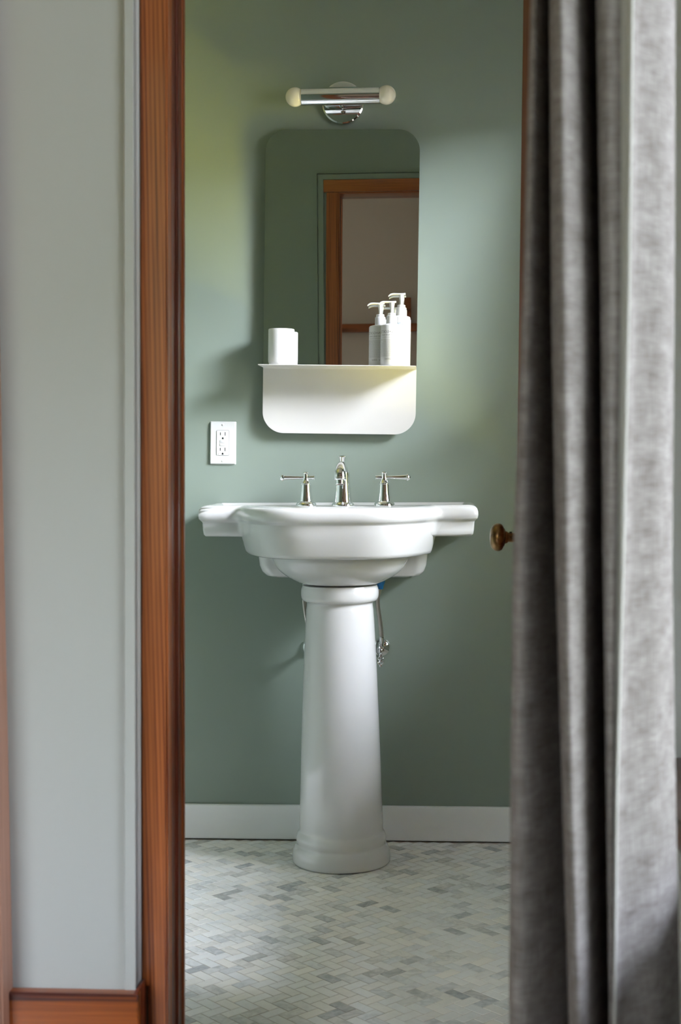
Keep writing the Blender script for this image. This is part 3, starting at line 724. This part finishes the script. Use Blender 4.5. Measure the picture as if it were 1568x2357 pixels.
def bottle(px, y, r, hb_, a0, ang, ink, ink2, l2, vol, lab, colr, head_dz=0., txt_top=.083, psize=.0088, rows=24, neck=.0132):
    mt = shelf_mtx(px, y) 
    t = thing('pump_bottle', lab, 'bottle', mt, 'pump bottles on the mirror shelf')
    b = bmesh.new(); lathe(b, [(.0001, 0), (r-.003, 0), (r-.0008, .0012), (r, .004), (r, hb_-.005), (r-.0008, hb_-.002), (r-.003, hb_-.0003), (r-.008, hb_+.0012), (neck+.001, hb_+.0025), (neck, hb_+.003), (neck, hb_+.006)], None, 64); body = obj('bottle_body', b, M['plastic'], t)
    z0 = hb_+.0028
    b = bmesh.new(); lathe(b, [(neck-.001, z0), (neck+.0005, z0+.0003), (neck+.0003, z0+.0192), (neck-.0008, z0+.0200), (neck-.0028, z0+.0202), (neck-.0028, z0+.0265), (neck-.0036, z0+.0272), (.005, z0+.0275)], None, 48); obj('collar', b, M['plastic'], t)
    Rz = Matrix.Rotation(ang, 4, 'Z')
    b = bmesh.new(); zh = z0+.0255+head_dz
    lathe(b, [(.0042, z0+.026), (.0044, zh+.012), (.0050, zh+.016), (.0061, zh+.022), (.0066, zh+.0275)], None, 28)
    # nozzle: a flattened beak pointing left with a small tail on the right
    ps = spline([(.0105, 0, zh+.0305), (.004, 0, zh+.0300), (-.006, 0, zh+.0298), (-.016, 0, zh+.0300), (-.0235, 0, zh+.0298), (-.0290, 0, zh+.0282), (-.0335, 0, zh+.0252)], 4)
    wr = [p.x for p in spline([(.0030, 0, 0), (.0058, 0, 0), (.0056, 0, 0), (.0045, 0, 0), (.0040, 0, 0), (.0034, 0, 0), (.0028, 0, 0)], 4)]
    b2 = bmesh.new(); rings = []
    for i, p in enumerate(ps):
        w = wr[i]; h = .0024 if i < 22 else .0020
        rings.append([p + Vector((0, w*math.cos(q), (h if math.sin(q) > 0 else h*1.25)*math.sin(q))) for q in [2*PI*k/16 for k in range(16)]])
    loft(b2, rings); merge(b, b2, Rz); obj('pump', b, M['plastic'], t)
    # printed label
    b = bmesh.new(); V, Fc = text_mesh('MALIN+GOETZ', psize); x0 = min(v.x for v in V); wrap(b, V, Fc, r, txt_top, a0)
    def letters(name, b):
        me = bpy.data.meshes.new(name); b.to_mesh(me); b.free(); me.materials.append(ink)
        lo = bpy.data.objects.new(name, me); COL.objects.link(lo); lo.parent = body
    letters('brand_lettering', b)
    b = bmesh.new(); V, Fc = text_mesh(l2, .0058); wrap(b, V, Fc, r, txt_top-.0068, a0, x0); letters('product_lettering', b)
    b = bmesh.new(); V, Fc = text_mesh(vol, .0064); wrap(b, V, Fc, r, txt_top-.0068-.0612*rows/24, a0, x0); letters('volume_lettering', b)
    b = bmesh.new(); wdt = .031
    for k in range(rows+3):
        z = txt_top - .0105 - .0019*k
        if k in (2,): continue
        x = -wdt; end = wdt*random.choice((1, .97, .9, .62 if k % 7 == 6 else .95))
        if k < 2: end = .7*wdt; x = -.72*wdt
        while x < end:
            l = random.uniform(.0012, .0042)
            vv = []
            n_ = max(1, int(l/.001))
            V = [Vector((x+l*i/n_, h, 0)) for i in range(n_+1) for h in (0, .00062)]
            Fc = [(2*i, 2*i+2, 2*i+3, 2*i+1) for i in range(n_)]
            wrap(b, V, Fc, r, z, a0); x += l + .0008
    me = bpy.data.meshes.new('fine_print'); b.to_mesh(me); b.free(); me.materials.append(ink2)
    fo = bpy.data.objects.new('fine_print', me); COL.objects.link(fo); fo.parent = body
    return t
bottle(873.8, -.0555, .0285, .106, math.radians(-18), .0, M['ink'], M['ink_soft'], 'vitamin b5 body lotion', '8.5 fl oz · 250ml', 'white pump bottle with grey body lotion lettering, leftmost on the mirror shelf', 0)
bottle(900.5, -.1045, .0278, .1052, math.radians(-8), .0, M['ink'], M['ink_soft'], 'rum hand + body wash', '8.5 fl oz · 250ml', 'white pump bottle with grey body wash lettering, front one on the mirror shelf', 0)
bottle(921.8, -.0535, .0243, .131, math.radians(-28), .0, M['ink_blue'], M['ink_blue_soft'], 'grapefruit face cleanser', '10 fl oz · 295ml', 'tallest white pump bottle, with blue lettering, at the right end of the mirror shelf', -.001, txt_top=.1085, rows=24)

# ------------------------------------------------------------------ outlet
oc = at(513, 1019.5, -.006)
out_ = thing('wall_outlet', 'white double power outlet with test buttons on the green wall left of the mirror', 'outlet', Matrix.Translation((oc.x, 0, oc.z)) @ Matrix.Rotation(TILT, 4, 'Y'))
b = bmesh.new()
b2 = bmesh.new(); plate(b2, rrect(-.0349, .0349, -.0570, .0570, (.002,)*4, 3), -.0062, 0)
for v in b2.verts:
    if v.co.y < -.005: v.co.x *= 1-.0028/.035; v.co.z *= 1-.0028/.057
merge(b, b2); obj('cover_plate', b, M['outlet'], out_, ang=12)
b = bmesh.new(); plate(b, rrect(-.0168, .0168, -.0337, .0337, (.003,)*4, 4), -.0064, -.004); obj('gap', b, M['dark'], out_)
b = bmesh.new(); plate(b, rrect(-.0163, .0163, -.0332, .0332, (.0027,)*4, 4), -.0076, -.004, .0004); fc = obj('socket_face', b, M['outlet'], out_)
for zc in (.0205, -.0205):
    for xx, hh in ((-.0063, .0038), (.0063, .0046)):
        b = bmesh.new(); box(b, xx-.0009, xx+.0009, -.0078, -.0070, zc+.0035-hh, zc+.0035+hh); obj('slot', b, M['dark'], fc)
    b = bmesh.new(); o_ = [(-.0023, zc-.0105), (.0023, zc-.0105)] + [(.0023*math.cos(a), zc-.0078+.0023*math.sin(a)) for a in [PI*k/8 for k in range(9)]]
    plate(b, o_, -.0078, -.0070); obj('slot', b, M['dark'], fc)
for zc, hh in ((.0042, .0042), (-.0045, .0034)):
    b = bmesh.new(); box(b, -.0078, .0078, -.0083, -.007, zc-hh, zc+hh, .0003); obj('button', b, M['outlet'], fc)
b = bmesh.new(); plate(b, [(-.0118+.0008*math.cos(2*PI*k/12), -.0298+.0008*math.sin(2*PI*k/12)) for k in range(12)], -.0078, -.007); obj('indicator', b, M['dark'], fc)
for zc in (.0482, -.0482):
    b = bmesh.new(); lathe(b, [(.0031, 0), (.0031, .0008), (.0022, .0014), (.0001, .0015)], Matrix.Translation((0, -.006, zc)) @ R, 24)
    obj('screw', b, M['outlet'], out_)

# ------------------------------------------------------------------ daylight
w = bpy.data.worlds.new('world'); sc.world = w; w.use_nodes = True; nt = w.node_tree; nt.nodes.clear()
tc = nt.nodes.new('ShaderNodeTexCoord'); sx = nt.nodes.new('ShaderNodeSeparateXYZ'); nt.links.new(tc.outputs['Generated'], sx.inputs[0])
nz = nt.nodes.new('ShaderNodeTexNoise'); nz.inputs['Scale'].default_value = 5; nz.inputs['Detail'].default_value = 4; nt.links.new(tc.outputs['Generated'], nz.inputs['Vector'])
ma = nt.nodes.new('ShaderNodeMath'); ma.operation = 'MULTIPLY_ADD'; ma.inputs[1].default_value = .30; nt.links.new(nz.outputs[0], ma.inputs[0]); nt.links.new(sx.outputs[2], ma.inputs[2])
mr = nt.nodes.new('ShaderNodeMapRange'); mr.inputs[1].default_value = -.85; mr.inputs[2].default_value = 1.15; nt.links.new(ma.outputs[0], mr.inputs[0])
cr = nt.nodes.new('ShaderNodeValToRGB'); e = cr.color_ramp.elements
stops = [(0, (.16, .14, .10)), (.44, (.30, .28, .17)), (.52, (.40, .44, .20)), (.62, (.62, .70, .32)), (.69, (4.3, 4.7, 5.2)), (.85, (4.3, 4.8, 5.7)), (1, (4.2, 4.9, 6.2))]
while len(e) < len(stops): e.new(.5)
for i, (p, c) in enumerate(stops): e[i].position = p; e[i].color = (*c, 1)
nt.links.new(mr.outputs[0], cr.inputs[0])
bg = nt.nodes.new('ShaderNodeBackground'); bg.inputs[1].default_value = 1.5; nt.links.new(cr.outputs[0], bg.inputs[0])
wo = nt.nodes.new('ShaderNodeOutputWorld'); nt.links.new(bg.outputs[0], wo.inputs[0])
def portal(x, y0, y1, z0, z1):
    l = bpy.data.lights.new('window_portal', 'AREA'); l.shape = 'RECTANGLE'; l.size = y1-y0; l.size_y = z1-z0; l.cycles.is_portal = True
    o = bpy.data.objects.new('window_portal', l); COL.objects.link(o)
    o.matrix_world = Matrix.Translation((x, (y0+y1)/2, (z0+z1)/2)) @ Matrix(((0, 0, 1, 0), (1, 0, 0, 0), (0, 1, 0, 0), (0, 0, 0, 1)))
portal(XR+.135, WY0, WY1, WZ0, WZ1); portal(BX1+.115, QY0, QY1, QZ0, QZ1)

def lamp(name, size, size_y, loc, aim, power, col):
    l = bpy.data.lights.new(name, 'AREA'); l.shape = 'RECTANGLE'; l.size = size; l.size_y = size_y; l.energy = power; l.color = col
    o = bpy.data.objects.new(name, l); COL.objects.link(o); o.location = loc
    o.rotation_euler = (Vector(aim)-Vector(loc)).to_track_quat('-Z', 'Y').to_euler(); return o
# bright sky and sunlit garden outside the bathroom window
lamp('daylight_sky', .95, 1.5, (2.0, -1.38, 2.70), (.0, -.2, .55), 275, (.89, .93, 1.05))
lamp('daylight_garden', .9, .9, (XR+.85, -.95, -.02), (.25, -.2, 1.9), 200, (1.0, .87, .14))
l = bpy.data.lights.new('window_portal', 'AREA'); l.shape = 'RECTANGLE'; l.size = SX1-SX0; l.size_y = SZ1-SZ0; l.cycles.is_portal = True
o = bpy.data.objects.new('window_portal', l); COL.objects.link(o)
o.matrix_world = Matrix.Translation(((SX0+SX1)/2, BY0-.09, (SZ0+SZ1)/2)) @ Matrix.Rotation(-PI/2, 4, 'X')
vs = sc.view_settings; vs.view_transform = 'Standard'; vs.look = 'None'; vs.gamma = 1; vs.exposure = 1.5; vs.use_curve_mapping = False
sc.cycles.use_denoising = True; sc.cycles.max_bounces = 10; sc.cycles.diffuse_bounces = 6; sc.cycles.glossy_bounces = 6; sc.cycles.transparent_max_bounces = 8
sc.cycles.sample_clamp_indirect = 6
